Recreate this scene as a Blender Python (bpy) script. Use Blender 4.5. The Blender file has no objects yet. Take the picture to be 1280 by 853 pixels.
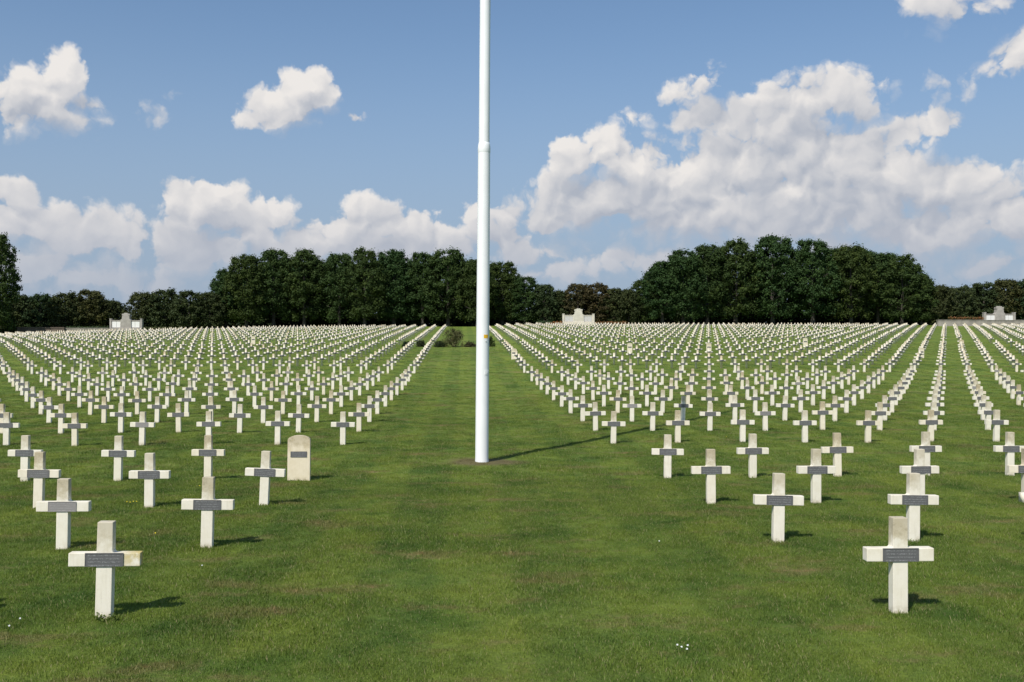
import bpy, bmesh, math, random
import numpy as np
from mathutils import Vector, Matrix

random.seed(7)
rng = np.random.default_rng(7)
S = bpy.context.scene
COL = S.collection

# ------------------------------------------------------------------ camera
F, YAW, PIT, EYE = 1250.0, 0.0484, 0.0155, 2.43
cam_d = bpy.data.cameras.new('camera'); cam = bpy.data.objects.new('camera', cam_d); COL.objects.link(cam)
cam_d.sensor_width = 36.0; cam_d.lens = 36.0 * F / 1280.0
cam_d.clip_start = 0.1; cam_d.clip_end = 3000
cam.location = (0, 0, EYE); cam.rotation_euler = (math.pi / 2 + PIT, 0, -YAW)
S.camera = cam


def project(X, Y, Z):
    c, s = math.cos(YAW), math.sin(YAW)
    x, y, z = X * c - Y * s, X * s + Y * c, Z - EYE
    c, s = math.cos(PIT), math.sin(PIT)
    y2, z2 = y * c + z * s, -y * s + z * c
    return 640 + F * x / y2, 426.5 - F * z2 / y2, y2


def x_at(px, Y):                       # world X seen in direction px at distance Y up the avenue
    return Y * math.tan(math.atan((px - 640) / F) + YAW)


# ------------------------------------------------------------------ terrain
ZP = np.array([(-60, -.01), (0, -.01), (9.4, -.008), (13, -.004), (16.6, -.028), (20.2, -.04), (23.9, -.012), (27.5, .036), (31.1, .093), (38.4, .235),
               (45.6, .42), (52.9, .67), (60.1, .93), (67.4, 1.30), (85, 2.36), (104, 3.46),
               (140, 5.38), (174, 7.10), (183, 7.5), (190, 8.1), (230, 8.5), (420, 8.7), (2500, 9.0)], float)
_h = np.diff(ZP[:, 0]); _dl = np.diff(ZP[:, 1]) / _h
_m = np.zeros(len(ZP))
for i in range(1, len(ZP) - 1):
    if _dl[i - 1] * _dl[i] > 0:
        w1, w2 = 2 * _h[i] + _h[i - 1], _h[i] + 2 * _h[i - 1]
        _m[i] = (w1 + w2) / (w1 / _dl[i - 1] + w2 / _dl[i])


def terrain(X, Y):
    X = np.asarray(X, float); Y = np.asarray(Y, float)
    Yc = np.clip(Y, ZP[0, 0], ZP[-1, 0] - 1e-6)
    k = np.clip(np.searchsorted(ZP[:, 0], Yc, 'right') - 1, 0, len(ZP) - 2)
    t = (Yc - ZP[k, 0]) / _h[k]
    z = ((2 * t**3 - 3 * t**2 + 1) * ZP[k, 1] + (t**3 - 2 * t**2 + t) * _h[k] * _m[k]
         + (-2 * t**3 + 3 * t**2) * ZP[k + 1, 1] + (t**3 - t**2) * _h[k] * _m[k + 1])
    w = np.clip((Y - 30) / 145, 0, 1); w = w * w * (3 - 2 * w)
    xl = np.clip(-X, 0, 95)
    r = np.clip(X / 14, 0, 1); r = r * r * (3 - 2 * r)
    return z + w * (-0.00023 * xl**2 + 0.38 * r)


def tz(x, y):
    return float(terrain(x, y))


# ------------------------------------------------------------------ helpers
def mesh_np(name, verts, faces_flat, sizes, mats=(), mat_idx=None, smooth=False, attrs=None):
    """mesh from numpy arrays; attrs: {name: per-vertex float array}"""
    me = bpy.data.meshes.new(name)
    verts = np.asarray(verts, np.float32); faces_flat = np.asarray(faces_flat, np.int32); sizes = np.asarray(sizes, np.int32)
    me.vertices.add(len(verts)); me.vertices.foreach_set('co', verts.ravel())
    me.loops.add(len(faces_flat)); me.loops.foreach_set('vertex_index', faces_flat)
    me.polygons.add(len(sizes))
    starts = np.concatenate([[0], np.cumsum(sizes)[:-1]]).astype(np.int32)
    me.polygons.foreach_set('loop_start', starts); me.polygons.foreach_set('loop_total', sizes)
    if mat_idx is not None:
        me.polygons.foreach_set('material_index', np.asarray(mat_idx, np.int32))
    if smooth:
        me.polygons.foreach_set('use_smooth', np.ones(len(sizes), bool))
    me.update(calc_edges=True); me.validate()
    for m in mats:
        me.materials.append(m)
    for k, v in (attrs or {}).items():
        a = me.attributes.new(k, 'FLOAT', 'POINT'); a.data.foreach_set('value', np.asarray(v, np.float32))
    return me


def link(name, me, parent=None, loc=(0, 0, 0)):
    o = bpy.data.objects.new(name, me); COL.objects.link(o); o.location = loc
    if parent is not None:
        o.parent = parent
    return o


def tag(o, label=None, cat=None, group=None, kind=None):
    for k, v in (('label', label), ('category', cat), ('group', group), ('kind', kind)):
        if v:
            o[k] = v
    return o


def bm_mesh(name, bm, mats=(), smooth=False):
    me = bpy.data.meshes.new(name); bmesh.ops.recalc_face_normals(bm, faces=bm.faces); bm.to_mesh(me); bm.free()
    for m in mats:
        me.materials.append(m)
    if smooth:
        me.polygons.foreach_set('use_smooth', np.ones(len(me.polygons), bool))
    return me


def box_into(bm, x0, x1, y0, y1, z0, z1, bevel=0.0):
    r = bmesh.ops.create_cube(bm, size=1.0)
    for v in r['verts']:
        v.co = Vector(((x0 + x1) / 2 + v.co.x * (x1 - x0), (y0 + y1) / 2 + v.co.y * (y1 - y0), (z0 + z1) / 2 + v.co.z * (z1 - z0)))
    if bevel:
        es = list({e for v in r['verts'] for e in v.link_edges})
        bmesh.ops.bevel(bm, geom=es, offset=bevel, segments=2, affect='EDGES', profile=0.6)


def outline_into(bm, pts, y0, y1, bevel=0.0, seg=2):
    """extrude an X-Z outline from y0 (front) to y1 (back)"""
    vs = [bm.verts.new((x, y0, z)) for x, z in pts]
    f = bm.faces.new(vs)
    r = bmesh.ops.extrude_face_region(bm, geom=[f])
    bmesh.ops.translate(bm, vec=(0, y1 - y0, 0), verts=[g for g in r['geom'] if isinstance(g, bmesh.types.BMVert)])
    bmesh.ops.recalc_face_normals(bm, faces=bm.faces)
    if bevel:
        es = [e for e in bm.edges if len(e.link_faces) == 2 and e.calc_face_angle(0) > 0.5]
        bmesh.ops.bevel(bm, geom=es, offset=bevel, segments=seg, affect='EDGES', profile=0.6)


def lathe_into(bm, prof, n=40):
    rings = []
    for r, z in prof:
        rings.append([bm.verts.new((r * math.cos(2 * math.pi * i / n), r * math.sin(2 * math.pi * i / n), z)) for i in range(n)])
    for a, b in zip(rings, rings[1:]):
        for i in range(n):
            bm.faces.new((a[i], a[(i + 1) % n], b[(i + 1) % n], b[i]))
    bm.faces.new(rings[-1])


# ------------------------------------------------------------------ node helpers
class NT:
    def __init__(self, tree):
        self.t = tree; self.n = tree.nodes; self.l = tree.links

    def new(self, ty, **kw):
        n = self.n.new(ty)
        for k, v in kw.items():
            setattr(n, k, v)
        return n

    def put(self, sock, v):
        if isinstance(v, bpy.types.NodeSocket):
            self.l.new(v, sock)
        elif v is not None:
            if hasattr(sock.default_value, '__len__') and not hasattr(v, '__len__'):
                v = (v,) * len(sock.default_value)
            if hasattr(v, '__len__') and len(sock.default_value) == 4 and len(v) == 3:
                v = tuple(v) + (1,)
            sock.default_value = v

    def math(self, op, a, b=None, c=None, clamp=False):
        n = self.new('ShaderNodeMath', operation=op, use_clamp=clamp)
        for i, v in enumerate((a, b, c)):
            if v is not None:
                self.put(n.inputs[i], v)
        return n.outputs[0]

    def vec(self, op, a, b=None, scale=None):
        n = self.new('ShaderNodeVectorMath', operation=op)
        self.put(n.inputs[0], a)
        if b is not None:
            self.put(n.inputs[1], b)
        if scale is not None:
            self.put(n.inputs[3], scale)
        return n.outputs['Value'] if op in ('LENGTH', 'DOT_PRODUCT', 'DISTANCE') else n.outputs[0]

    def noise(self, vec, scale, detail=4, rough=0.55, out=0, dist=0.0, dim='3D'):
        n = self.new('ShaderNodeTexNoise', noise_dimensions=dim)
        self.put(n.inputs['Vector'], vec); self.put(n.inputs['Scale'], scale)
        n.inputs['Detail'].default_value = detail; n.inputs['Roughness'].default_value = rough; n.inputs['Distortion'].default_value = dist
        return n.outputs[out]

    def ramp(self, v, a, b, lo=0.0, hi=1.0, smooth=True):
        n = self.new('ShaderNodeMapRange', interpolation_type='SMOOTHSTEP' if smooth else 'LINEAR', clamp=True)
        for i, x in enumerate((v, a, b, lo, hi)):
            self.put(n.inputs[i], x)
        return n.outputs[0]

    def mix(self, f, a, b, blend='MIX'):
        n = self.new('ShaderNodeMix', data_type='RGBA', blend_type=blend)
        self.put(n.inputs[0], f); self.put(n.inputs[6], a); self.put(n.inputs[7], b)
        return n.outputs[2]

    def attr(self, name):
        return self.new('ShaderNodeAttribute', attribute_name=name).outputs['Fac']


def material(name):
    m = bpy.data.materials.new(name); m.use_nodes = True
    nt = NT(m.node_tree); b = nt.n['Principled BSDF']
    return m, nt, b


def plain(name, col, rough=0.6, var=0.12, scale=6.0, bump=0.0):
    m, t, b = material(name)
    co = t.new('ShaderNodeTexCoord').outputs['Object']
    n = t.noise(co, scale, 6)
    c = t.mix(t.ramp(n, .3, .7), tuple(x * (1 - var) for x in col), tuple(min(1, x * (1 + var)) for x in col))
    t.put(b.inputs['Base Color'], c); b.inputs['Roughness'].default_value = rough
    if bump:
        bp = t.new('ShaderNodeBump'); bp.inputs['Strength'].default_value = bump; bp.inputs['Distance'].default_value = 0.02
        t.put(bp.inputs['Height'], t.noise(co, scale * 8, 4)); t.put(b.inputs['Normal'], bp.outputs[0])
    return m


# --- concrete of the crosses: cream white, lichen and grey weathering gathering near the top edges
def concrete(name, base, stain_amt):
    m, t, b = material(name)
    pos = t.new('ShaderNodeNewGeometry').outputs['Position']
    h = t.attr('height')
    tint = t.attr('tint')
    rnd = t.new('ShaderNodeObjectInfo').outputs['Random']
    r = t.math('FRACT', t.math('ADD', rnd, tint))
    n1 = t.noise(pos, 9.0, 8, .65); n2 = t.noise(pos, 34.0, 6, .7); n3 = t.noise(pos, 2.2, 3)
    c = t.mix(t.ramp(n1, .35, .7), tuple(base), tuple(x * y for x, y in zip(base, (.93, .92, .88))))
    # yellow lichen film
    up = t.ramp(h, .50, .92)
    cond = t.ramp(r, .25, 1.0, .25, 1.0)
    lich = t.math('MULTIPLY', t.math('MULTIPLY', t.ramp(t.math('ADD', n1, t.math('MULTIPLY', n3, .5)), .62, .88), up), cond)
    c = t.mix(t.math('MULTIPLY', lich, stain_amt), c, (.47, .36, .13))
    soft = t.math('MULTIPLY', t.ramp(t.math('ADD', h, t.math('MULTIPLY', t.math('SUBTRACT', n1, .5), .35)), .60, .84), t.math('MULTIPLY_ADD', cond, .55, .50))
    c = t.mix(t.math('MULTIPLY', soft, stain_amt), c, (.49, .42, .29))
    mp = t.new('ShaderNodeMapping'); t.put(mp.inputs[0], pos); mp.inputs['Scale'].default_value = (38, 38, 3.2)
    strk = t.math('MULTIPLY', t.ramp(t.noise(mp.outputs[0], 1.0, 4, .6), .50, .72), t.ramp(n3, .3, .65))
    c = t.mix(t.math('MULTIPLY', strk, .32 * stain_amt), c, (.50, .45, .34))
    pit = t.ramp(t.noise(pos, 120, 2, .5), .66, .72)
    c = t.mix(t.math('MULTIPLY', pit, .35), c, (.40, .36, .28))
    own = t.attr('stain')
    c = t.mix(t.math('MULTIPLY', own, t.ramp(t.math('ADD', n1, t.math('MULTIPLY', n3, .3)), .42, .68)), c, (.52, .40, .12))
    # grey-black weathering on the upper part
    gr = t.math('MULTIPLY', t.ramp(t.math('ADD', n2, t.math('MULTIPLY', n1, .6)), .80, 1.08), t.ramp(h, .60, .90))
    c = t.mix(t.math('MULTIPLY', gr, t.math('MULTIPLY', cond, stain_amt * .9)), c, (.16, .14, .10))
    # earth splash at the foot
    ft = t.math('MULTIPLY', t.ramp(h, .10, .0), t.ramp(n1, .40, .62))
    c = t.mix(t.math('MULTIPLY', ft, .55), c, (.30, .24, .13))
    # whole-cross tint differences
    c = t.mix(t.ramp(r, .70, 1.0, 0, .55), c, t.mix(1.0, c, (.96, .89, .76), 'MULTIPLY'))
    t.put(b.inputs['Base Color'], c); b.inputs['Roughness'].default_value = .82
    bp = t.new('ShaderNodeBump'); bp.inputs['Strength'].default_value = .25; bp.inputs['Distance'].default_value = .006
    t.put(bp.inputs['Height'], t.noise(pos, 70, 5, .7)); t.put(b.inputs['Normal'], bp.outputs[0])
    return m


M_CROSS = concrete('weathered_concrete', (.83, .77, .645), 1.0)
M_SLAB = concrete('cream_headstone', (.80, .715, .555), .7)

# --- cast plaque with worn relief lettering, too worn to read
m, t, b = material('cast_plaque')
co = t.new('ShaderNodeTexCoord').outputs['Object']
rnd = t.new('ShaderNodeObjectInfo').outputs['Random']
sx = t.new('ShaderNodeSeparateXYZ'); t.put(sx.inputs[0], co)
line = t.math('SINE', t.math('MULTIPLY', sx.outputs[2], 2 * math.pi / .031))
lm = t.ramp(line, -.05, .35)
sq = t.new('ShaderNodeCombineXYZ'); t.put(sq.inputs[0], t.math('MULTIPLY', sx.outputs[0], 95.0))
t.put(sq.inputs[2], t.math('MULTIPLY', sx.outputs[2], 60.0)); t.put(sq.inputs[1], t.math('MULTIPLY', rnd, 90.0))
gl = t.ramp(t.noise(sq.outputs[0], 1.0, 3, .75), .44, .56)
edge = t.math('MULTIPLY', t.ramp(t.math('ABSOLUTE', sx.outputs[0]), .152, .135), lm)
let = t.math('MULTIPLY', edge, gl)
col = t.mix(t.noise(co, 20, 5), (.085, .085, .086), (.15, .148, .146))
col = t.mix(t.math('MULTIPLY', let, .65), col, (.30, .30, .30))
col = t.mix(t.ramp(rnd, .92, .96), col, t.mix(.5, col, (.42, .38, .36)))
t.put(b.inputs['Base Color'], col); b.inputs['Metallic'].default_value = 0; b.inputs['Roughness'].default_value = .6
bp = t.new('ShaderNodeBump'); bp.inputs['Strength'].default_value = .6; bp.inputs['Distance'].default_value = .003
t.put(bp.inputs['Height'], let); t.put(b.inputs['Normal'], bp.outputs[0])
M_PLAQUE = m
M_PLAQUE_FAR = plain('cast_plaque_plain', (.125, .125, .127), .5, .2, 10)


# --- grass colour shared by the soil sheet and the blades
def grass_colour(t, pos):
    sp = t.new('ShaderNodeSeparateXYZ'); t.put(sp.inputs[0], pos)
    big = t.noise(pos, .16, 4, .6); mid = t.noise(pos, .9, 5, .6); fine = t.noise(pos, 7.0, 6, .7)
    c = t.mix(t.ramp(big, .32, .68), (.094, .152, .025), (.130, .192, .036))
    c = t.mix(t.ramp(mid, .36, .70), c, t.mix(1.0, c, (1.28, 1.14, 1.02), 'MULTIPLY'))
    c = t.mix(t.ramp(mid, .50, .30), c, t.mix(1.0, c, (.66, .77, .68), 'MULTIPLY'))
    # mowing passes running up the avenue
    st = t.math('SINE', t.math('ADD', t.math('MULTIPLY', sp.outputs[0], 2 * math.pi / 1.7), t.math('MULTIPLY', big, 2.0)))
    c = t.mix(t.math('MULTIPLY', t.ramp(st, -.25, .25), .75), c, t.mix(1.0, c, (1.30, 1.20, 1.15), 'MULTIPLY'))
    # dry straw patches, bare spots
    sv = t.new('ShaderNodeMapping'); t.put(sv.inputs[0], pos); sv.inputs['Scale'].default_value = (.55, 1.1, 1)
    pn = t.math('ADD', t.noise(sv.outputs[0], 1.15, 5, .65), t.math('MULTIPLY', t.math('SUBTRACT', fine, .5), .30))
    dry = t.ramp(pn, .53, .66)
    c = t.mix(t.math('MULTIPLY', dry, .60), c, (.22, .18, .075))
    bare = t.ramp(pn, .665, .72)
    c = t.mix(t.math('MULTIPLY', bare, .8), c, (.30, .20, .10))
    # trodden earth ring at the foot of the flagpole
    d = t.vec('LENGTH', t.vec('MULTIPLY', t.vec('SUBTRACT', pos, (.40, 23.25, 0)), (.85, .85, 0)))
    ring = t.math('MULTIPLY', t.ramp(t.math('ADD', d, t.math('MULTIPLY', t.math('SUBTRACT', mid, .5), 1.1)), 1.0, .5), .85)
    c = t.mix(ring, c, (.15, .115, .06))
    return c, fine, t.math('MAXIMUM', t.math('MULTIPLY', bare, .9), ring)


m, t, b = material('lawn_ground')
pos = t.new('ShaderNodeNewGeometry').outputs['Position']
c, fine, bare = grass_colour(t, pos)
c = t.mix(t.ramp(t.noise(pos, 26, 5, .75), .30, .70), t.mix(1.0, c, (.72, .74, .7), 'MULTIPLY'), t.mix(1.0, c, (1.18, 1.15, 1.1), 'MULTIPLY'))
t.put(b.inputs['Base Color'], c); b.inputs['Roughness'].default_value = .9; b.inputs['Specular IOR Level'].default_value = .15
bp = t.new('ShaderNodeBump'); bp.inputs['Strength'].default_value = .9; bp.inputs['Distance'].default_value = .05
t.put(bp.inputs['Height'], t.math('ADD', t.noise(pos, 14, 6, .75), t.math('MULTIPLY', t.noise(pos, 1.2, 3), 1.5))); t.put(b.inputs['Normal'], bp.outputs[0])
M_GROUND = m

m, t, b = material('grass_blades')
pos = t.new('ShaderNodeNewGeometry').outputs['Position']
c, fine, bare = grass_colour(t, pos)
rn = t.attr('rnd')
c = t.mix(rn, t.mix(1.0, c, (.62, .68, .66), 'MULTIPLY'), t.mix(1.0, c, (1.42, 1.34, 1.3), 'MULTIPLY'))
c = t.mix(t.ramp(rn, .90, .94), c, (.36, .31, .16))
t.put(b.inputs['Base Color'], c); b.inputs['Roughness'].default_value = .55; b.inputs['Specular IOR Level'].default_value = .25
tr = t.new('ShaderNodeBsdfTranslucent'); t.put(tr.inputs[0], t.mix(1.0, c, (1.1, 1.15, .6), 'MULTIPLY'))
ms = t.new('ShaderNodeMixShader'); ms.inputs[0].default_value = .28
t.l.new(b.outputs[0], ms.inputs[1]); t.l.new(tr.outputs[0], ms.inputs[2]); t.l.new(ms.outputs[0], t.n['Material Output'].inputs[0])
M_BLADE = m


def leaf_mat(name, lo, hi, hue_var=.25):
    m, t, b = material(name)
    rn = t.attr('rnd'); cl = t.attr('clump')
    ob = t.new('ShaderNodeObjectInfo').outputs['Random']
    c = t.mix(rn, lo, hi)
    c = t.mix(t.ramp(cl, .55, 1.0), c, t.mix(1.0, c, (1.35, 1.25, 1.1), 'MULTIPLY'))
    c = t.mix(ob, t.mix(1.0, c, (1 + hue_var, 1.0, .9), 'MULTIPLY'), t.mix(1.0, c, (1 - hue_var, 1.0, 1.1), 'MULTIPLY'))
    t.put(b.inputs['Base Color'], c); b.inputs['Roughness'].default_value = .65; b.inputs['Specular IOR Level'].default_value = .12
    tr = t.new('ShaderNodeBsdfTranslucent'); t.put(tr.inputs[0], t.mix(1.0, c, (1.1, 1.2, .6), 'MULTIPLY'))
    ms = t.new('ShaderNodeMixShader'); ms.inputs[0].default_value = .22
    t.l.new(b.outputs[0], ms.inputs[1]); t.l.new(tr.outputs[0], ms.inputs[2]); t.l.new(ms.outputs[0], t.n['Material Output'].inputs[0])
    return m


M_LEAF = leaf_mat('deciduous_leaves', (.038, .064, .019), (.050, .084, .025), .14)
M_LEAF_LOW = leaf_mat('scrub_leaves', (.040, .053, .020), (.060, .078, .029))
M_LEAF_COPPER = leaf_mat('copper_leaves', (.046, .045, .022), (.068, .068, .031))
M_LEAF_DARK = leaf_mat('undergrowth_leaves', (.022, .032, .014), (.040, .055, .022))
M_LEAF_LAV = leaf_mat('perennial_leaves', (.055, .075, .028), (.130, .145, .070))
M_LEAF_RED = leaf_mat('red_flowers', (.06, .09, .03), (.46, .17, .08), .1)
M_BARK = plain('bark', (.060, .052, .042), .9, .3, 3, .6)
M_WHITE = plain('white_pole_paint', (.86, .86, .85), .6, .03, 2)
M_YELLOW = plain('yellow_band_plastic', (.85, .48, .02), .4, .05, 20)
M_STEEL = plain('galvanised_fitting', (.55, .56, .57), .4, .1, 20)
M_GILT = plain('gilt_finial', (.70, .50, .14), .3, .05, 10)
M_ROPE = plain('halyard_rope', (.6, .58, .52), .8, .1, 40)
M_STONE_G = plain('grey_monument_stone', (.36, .33, .29), .85, .15, 1.5, .3)
M_STONE_C = plain('cream_monument_stone', (.62, .57, .47), .85, .10, 1.5, .3)
M_PANEL_W = plain('white_name_panel', (.80, .78, .74), .6, .04, 3)
M_PANEL_C = plain('pale_grey_name_panel', (.55, .53, .50), .6, .08, 3)
M_WALL_D = plain('dark_ossuary_stone', (.13, .10, .08), .9, .25, 1.2, .4)
M_WALL_G = plain('grey_kerb_stone', (.30, .27, .23), .9, .2, 1.2, .4)
M_DAND = plain('dandelion_petals', (.85, .66, .02), .6, .05, 80)
M_DAISY = plain('daisy_petals', (.85, .85, .82), .6, .03, 80)
M_STEM = plain('flower_stem', (.08, .14, .03), .6, .1, 60)

# ------------------------------------------------------------------ ground sheet
ys = np.concatenate([np.arange(-60, 0, 6), np.arange(0, 60, .75), np.arange(60, 240, 2.0), np.linspace(240, 2400, 30)])
xh = np.concatenate([np.arange(0, 40, 1.0), np.arange(40, 140, 4.0), np.linspace(140, 1500, 24)])
xs = np.concatenate([-xh[:0:-1], xh])
gx, gy = np.meshgrid(xs, ys)
gz = terrain(gx, gy)
bumpz = (np.sin(gx * .9 + 1.3 * np.sin(gy * .5)) * np.sin(gy * .75 + .8 * np.sin(gx * .6)) * .018)
gz = gz + np.where(gy < 60, bumpz, 0)
V = np.stack([gx, gy, gz], -1).reshape(-1, 3)
ny, nx = gx.shape
ii = (np.arange(ny - 1)[:, None] * nx + np.arange(nx - 1)[None]).ravel()
Fc = np.stack([ii, ii + 1, ii + nx + 1, ii + nx], -1)
ground = link('ground', mesh_np('ground', V, Fc.ravel(), np.full(len(Fc), 4), [M_GROUND], smooth=True)); ground['kind'] = 'structure'


def gz_at(x, y):
    return tz(x, y) + (math.sin(x * .9 + 1.3 * math.sin(y * .5)) * math.sin(y * .75 + .8 * math.sin(x * .6)) * .018 if y < 60 else 0)


# ------------------------------------------------------------------ grave crosses
H, BW, BT, PW, DP, BZ = .90, .322, .062, .072, .055, .552      # height, bar half width, bar half thickness, post half width, half depth, bar centre
PWX, PHT = .168, .0585                                            # plaque half width / half height


def fil(x, z, sx, sz, r=.022, n=3):          # concave fillet where the post rises out of the bar
    return [(x + sx * r * (1 - math.cos(a)), z + sz * r * (1 - math.sin(a))) for a in [math.pi / 2 * k / n for k in range(n + 1)]]


def cross_outline(detail):
    b0, b1 = BZ - BT, BZ + BT
    up_r = [(PW, b1)]; up_l = [(-PW, b1)]
    if detail:
        up_r = [(PW + .022 * (1 - math.sin(k)), b1 + .022 * (1 - math.cos(k))) for k in (0, .5, 1.0, math.pi / 2)]
        up_l = [(-x, z) for x, z in up_r][::-1]
    return ([(-PW, -.25), (PW, -.25), (PW, b0), (BW, b0), (BW, b1)] + up_r + [(PW - .002, H), (-PW + .002, H)] + up_l + [(-BW, b1), (-BW, b0), (-PW, b0)])


bm = bmesh.new(); outline_into(bm, cross_outline(True), -DP, DP, .007)
cross_me = bm_mesh('grave_cross', bm, [M_CROSS])
hz = np.zeros(len(cross_me.vertices) * 3, np.float32); cross_me.vertices.foreach_get('co', hz)
at = cross_me.attributes.new('height', 'FLOAT', 'POINT'); at.data.foreach_set('value', hz[2::3].copy())
at = cross_me.attributes.new('tint', 'FLOAT', 'POINT')
lichen_me = cross_me.copy()                                       # the nearest left cross has one ochre arm
at = lichen_me.attributes.new('stain', 'FLOAT', 'POINT')
at.data.foreach_set('value', np.clip((hz[0::3] - .12) * 5, 0, 1).astype(np.float32))
bm = bmesh.new(); box_into(bm, -PWX, PWX, -.007, .0, -PHT, PHT, .003)
# a raised rim and four fixing studs
for sx in (-1, 1):
    box_into(bm, sx * PWX - .004, sx * PWX + .004, -.010, -.001, -PHT - .001, PHT + .001)
for sz in (-1, 1):
    box_into(bm, -PWX - .003, PWX + .003, -.0105, -.0015, sz * PHT - .004, sz * PHT + .004)
plaque_me = bm_mesh('name_plaque', bm, [M_PLAQUE])
PLZ = BZ + .001

L1, R1, SP, Y0, PR = -3.27, 4.12, 1.795, 9.335, 3.628
NROW = 48
GAPS = {4, 15, 26, 37}
slab_cells = {('L', 1, 3), ('R', 1, 20), ('R', 7, 22), ('R', 11, 22), ('R', 18, 25), ('L', 12, 28), ('R', 20, 20), ('R', 26, 24), ('L', 20, 19)}
XFIX = {('L', 0): -.077, ('R', 0): -.005}
cells = []
for r in range(NROW):
    if r in GAPS:
        continue
    for sd in 'LR':
        for n in range(1, 66):
            if n == 29:
                continue
            x = (L1 - SP * (n - 1)) if sd == 'L' else (R1 + SP * (n - 1))
            x += XFIX.get((sd, r), 0) if n == 1 else 0
            y = Y0 + PR * r + (.21 if (sd, r) == ('L', 0) else 0)
            if abs(x) > .60 * y + 6:
                continue
            if sd == 'L' and n == 29:
                continue
            cells.append((sd, n, r, x + random.gauss(0, .018), y + random.gauss(0, .03)))
ORD = ['first', 'second', 'third', 'fourth', 'fifth', 'sixth', 'seventh', 'eighth', 'ninth', 'tenth', 'eleventh', 'twelfth', 'thirteenth', 'fourteenth',
       'fifteenth', 'sixteenth', 'seventeenth', 'eighteenth', 'nineteenth', 'twentieth']
for tens in ('twenty', 'thirty', 'forty', 'fifty'):
    if tens != 'twenty':
        ORD.append(tens[:-1] + 'ieth')
    ORD += [tens + '-' + o for o in ORD[:9]]
rowname = {r: ORD[k] for k, r in enumerate(q for q in range(NROW) if q not in GAPS)}

vis = []
for c in cells:
    sd, n, r, x, y = c
    z = gz_at(x, y)
    u, v, d = project(x, y, z + .5)
    if c[:3] not in slab_cells and -18 < u < 1298:
        vis.append((d, c))
vis.sort(key=lambda q: q[0])
near = {c[:3] for d, c in vis[:300]}
SPECIAL = {('L', 1, 0): 'nearest white cross left of the flagpole, ochre lichen on one arm, weed at foot',
           ('R', 1, 0): 'nearest white cross right of the flagpole, alone in the front row of its field',
           ('L', 2, 1): 'white grave cross directly behind the nearest left cross, its plaque grey and worn',
           ('L', 1, 1): 'white grave cross two rows before the round-topped headstone, with a rectangular grey plaque',
           ('L', 1, 2): 'white lichened grave cross standing just in front of the round-topped cream headstone',
           ('L', 2, 3): 'white grave cross standing immediately beside the round-topped cream headstone'}
first = [None]


def place_cross(sd, n, r, x, y):
    lab = SPECIAL.get((sd, n, r)) or 'white cross, %s from the lawn avenue in the %s row, %s of flagpole' % (ORD[n - 1], rowname[r], 'left' if sd == 'L' else 'right')
    o = link('grave_cross', cross_me, None, (x, y, gz_at(x, y) + random.gauss(0, .008)))
    o.rotation_euler = (random.gauss(0, .013), .008 + random.gauss(0, .010), random.gauss(0, .03))
    tag(o, lab, 'grave cross', 'white crosses standing in rows over the lawn')
    p = link('name_plaque', plaque_me, o, (0, -DP - .0005, PLZ))
    if (sd, n, r) == ('L', 1, 0):
        o.data = lichen_me
    return o


# far crosses: one object, template repeated
def tmpl():
    pts = cross_outline(False); n = len(pts)
    v = [(x, -DP, z) for x, z in pts] + [(x, DP, z) for x, z in pts]
    f = [list(range(n)), list(range(2 * n - 1, n - 1, -1))] + [[(i + 1) % n, i, n + i, n + (i + 1) % n] for i in range(n)]
    mi = [0] * len(f)
    k = len(v); a, q, y = PWX, PHT, -DP - .008
    v += [(-a, y, PLZ - q), (a, y, PLZ - q), (a, y, PLZ + q), (-a, y, PLZ + q), (-a, -DP + .002, PLZ - q), (a, -DP + .002, PLZ - q), (a, -DP + .002, PLZ + q), (-a, -DP + .002, PLZ + q)]
    f += [[k, k + 1, k + 2, k + 3], [k, k + 4, k + 5, k + 1], [k + 1, k + 5, k + 6, k + 2], [k + 2, k + 6, k + 7, k + 3], [k + 3, k + 7, k + 4, k]]
    mi += [1] * 5
    return np.array(v), f, mi


tv, tf, tmi = tmpl()
flat0 = np.array([i for f in tf for i in f]); sz0 = np.array([len(f) for f in tf])
FV, FF, FS, FM, FH, FT = [], [], [], [], [], []
slabs = []
for (sd, n, r, x, y) in cells:
    if (sd, n, r) in slab_cells:
        slabs.append((sd, n, r, x, y)); continue
    if (sd, n, r) in near:
        place_cross(sd, n, r, x, y); continue
    e = Matrix.Translation((x, y, gz_at(x, y) + random.gauss(0, .012))) @ Matrix.Rotation(random.gauss(0, .02), 4, 'Z') @ Matrix.Rotation(.008 + random.gauss(0, .007), 4, 'Y') @ Matrix.Rotation(random.gauss(0, .01), 4, 'X')
    E = np.array(e); k = len(FV)
    FV.append(tv @ E[:3, :3].T + E[:3, 3]); FF.append(flat0 + k * len(tv)); FS.append(sz0); FM.append(tmi)
    FH.append(tv[:, 2]); FT.append(np.full(len(tv), random.random()))
far = link('distant_grave_crosses', mesh_np('distant_grave_crosses', np.concatenate(FV), np.concatenate(FF), np.concatenate(FS), [M_CROSS, M_PLAQUE_FAR],
                                          np.concatenate(FM), attrs={'height': np.concatenate(FH), 'tint': np.concatenate(FT)}))
tag(far, 'mass of white grave crosses covering the far slope up to the trees', 'grave crosses', kind='stuff')

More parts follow.
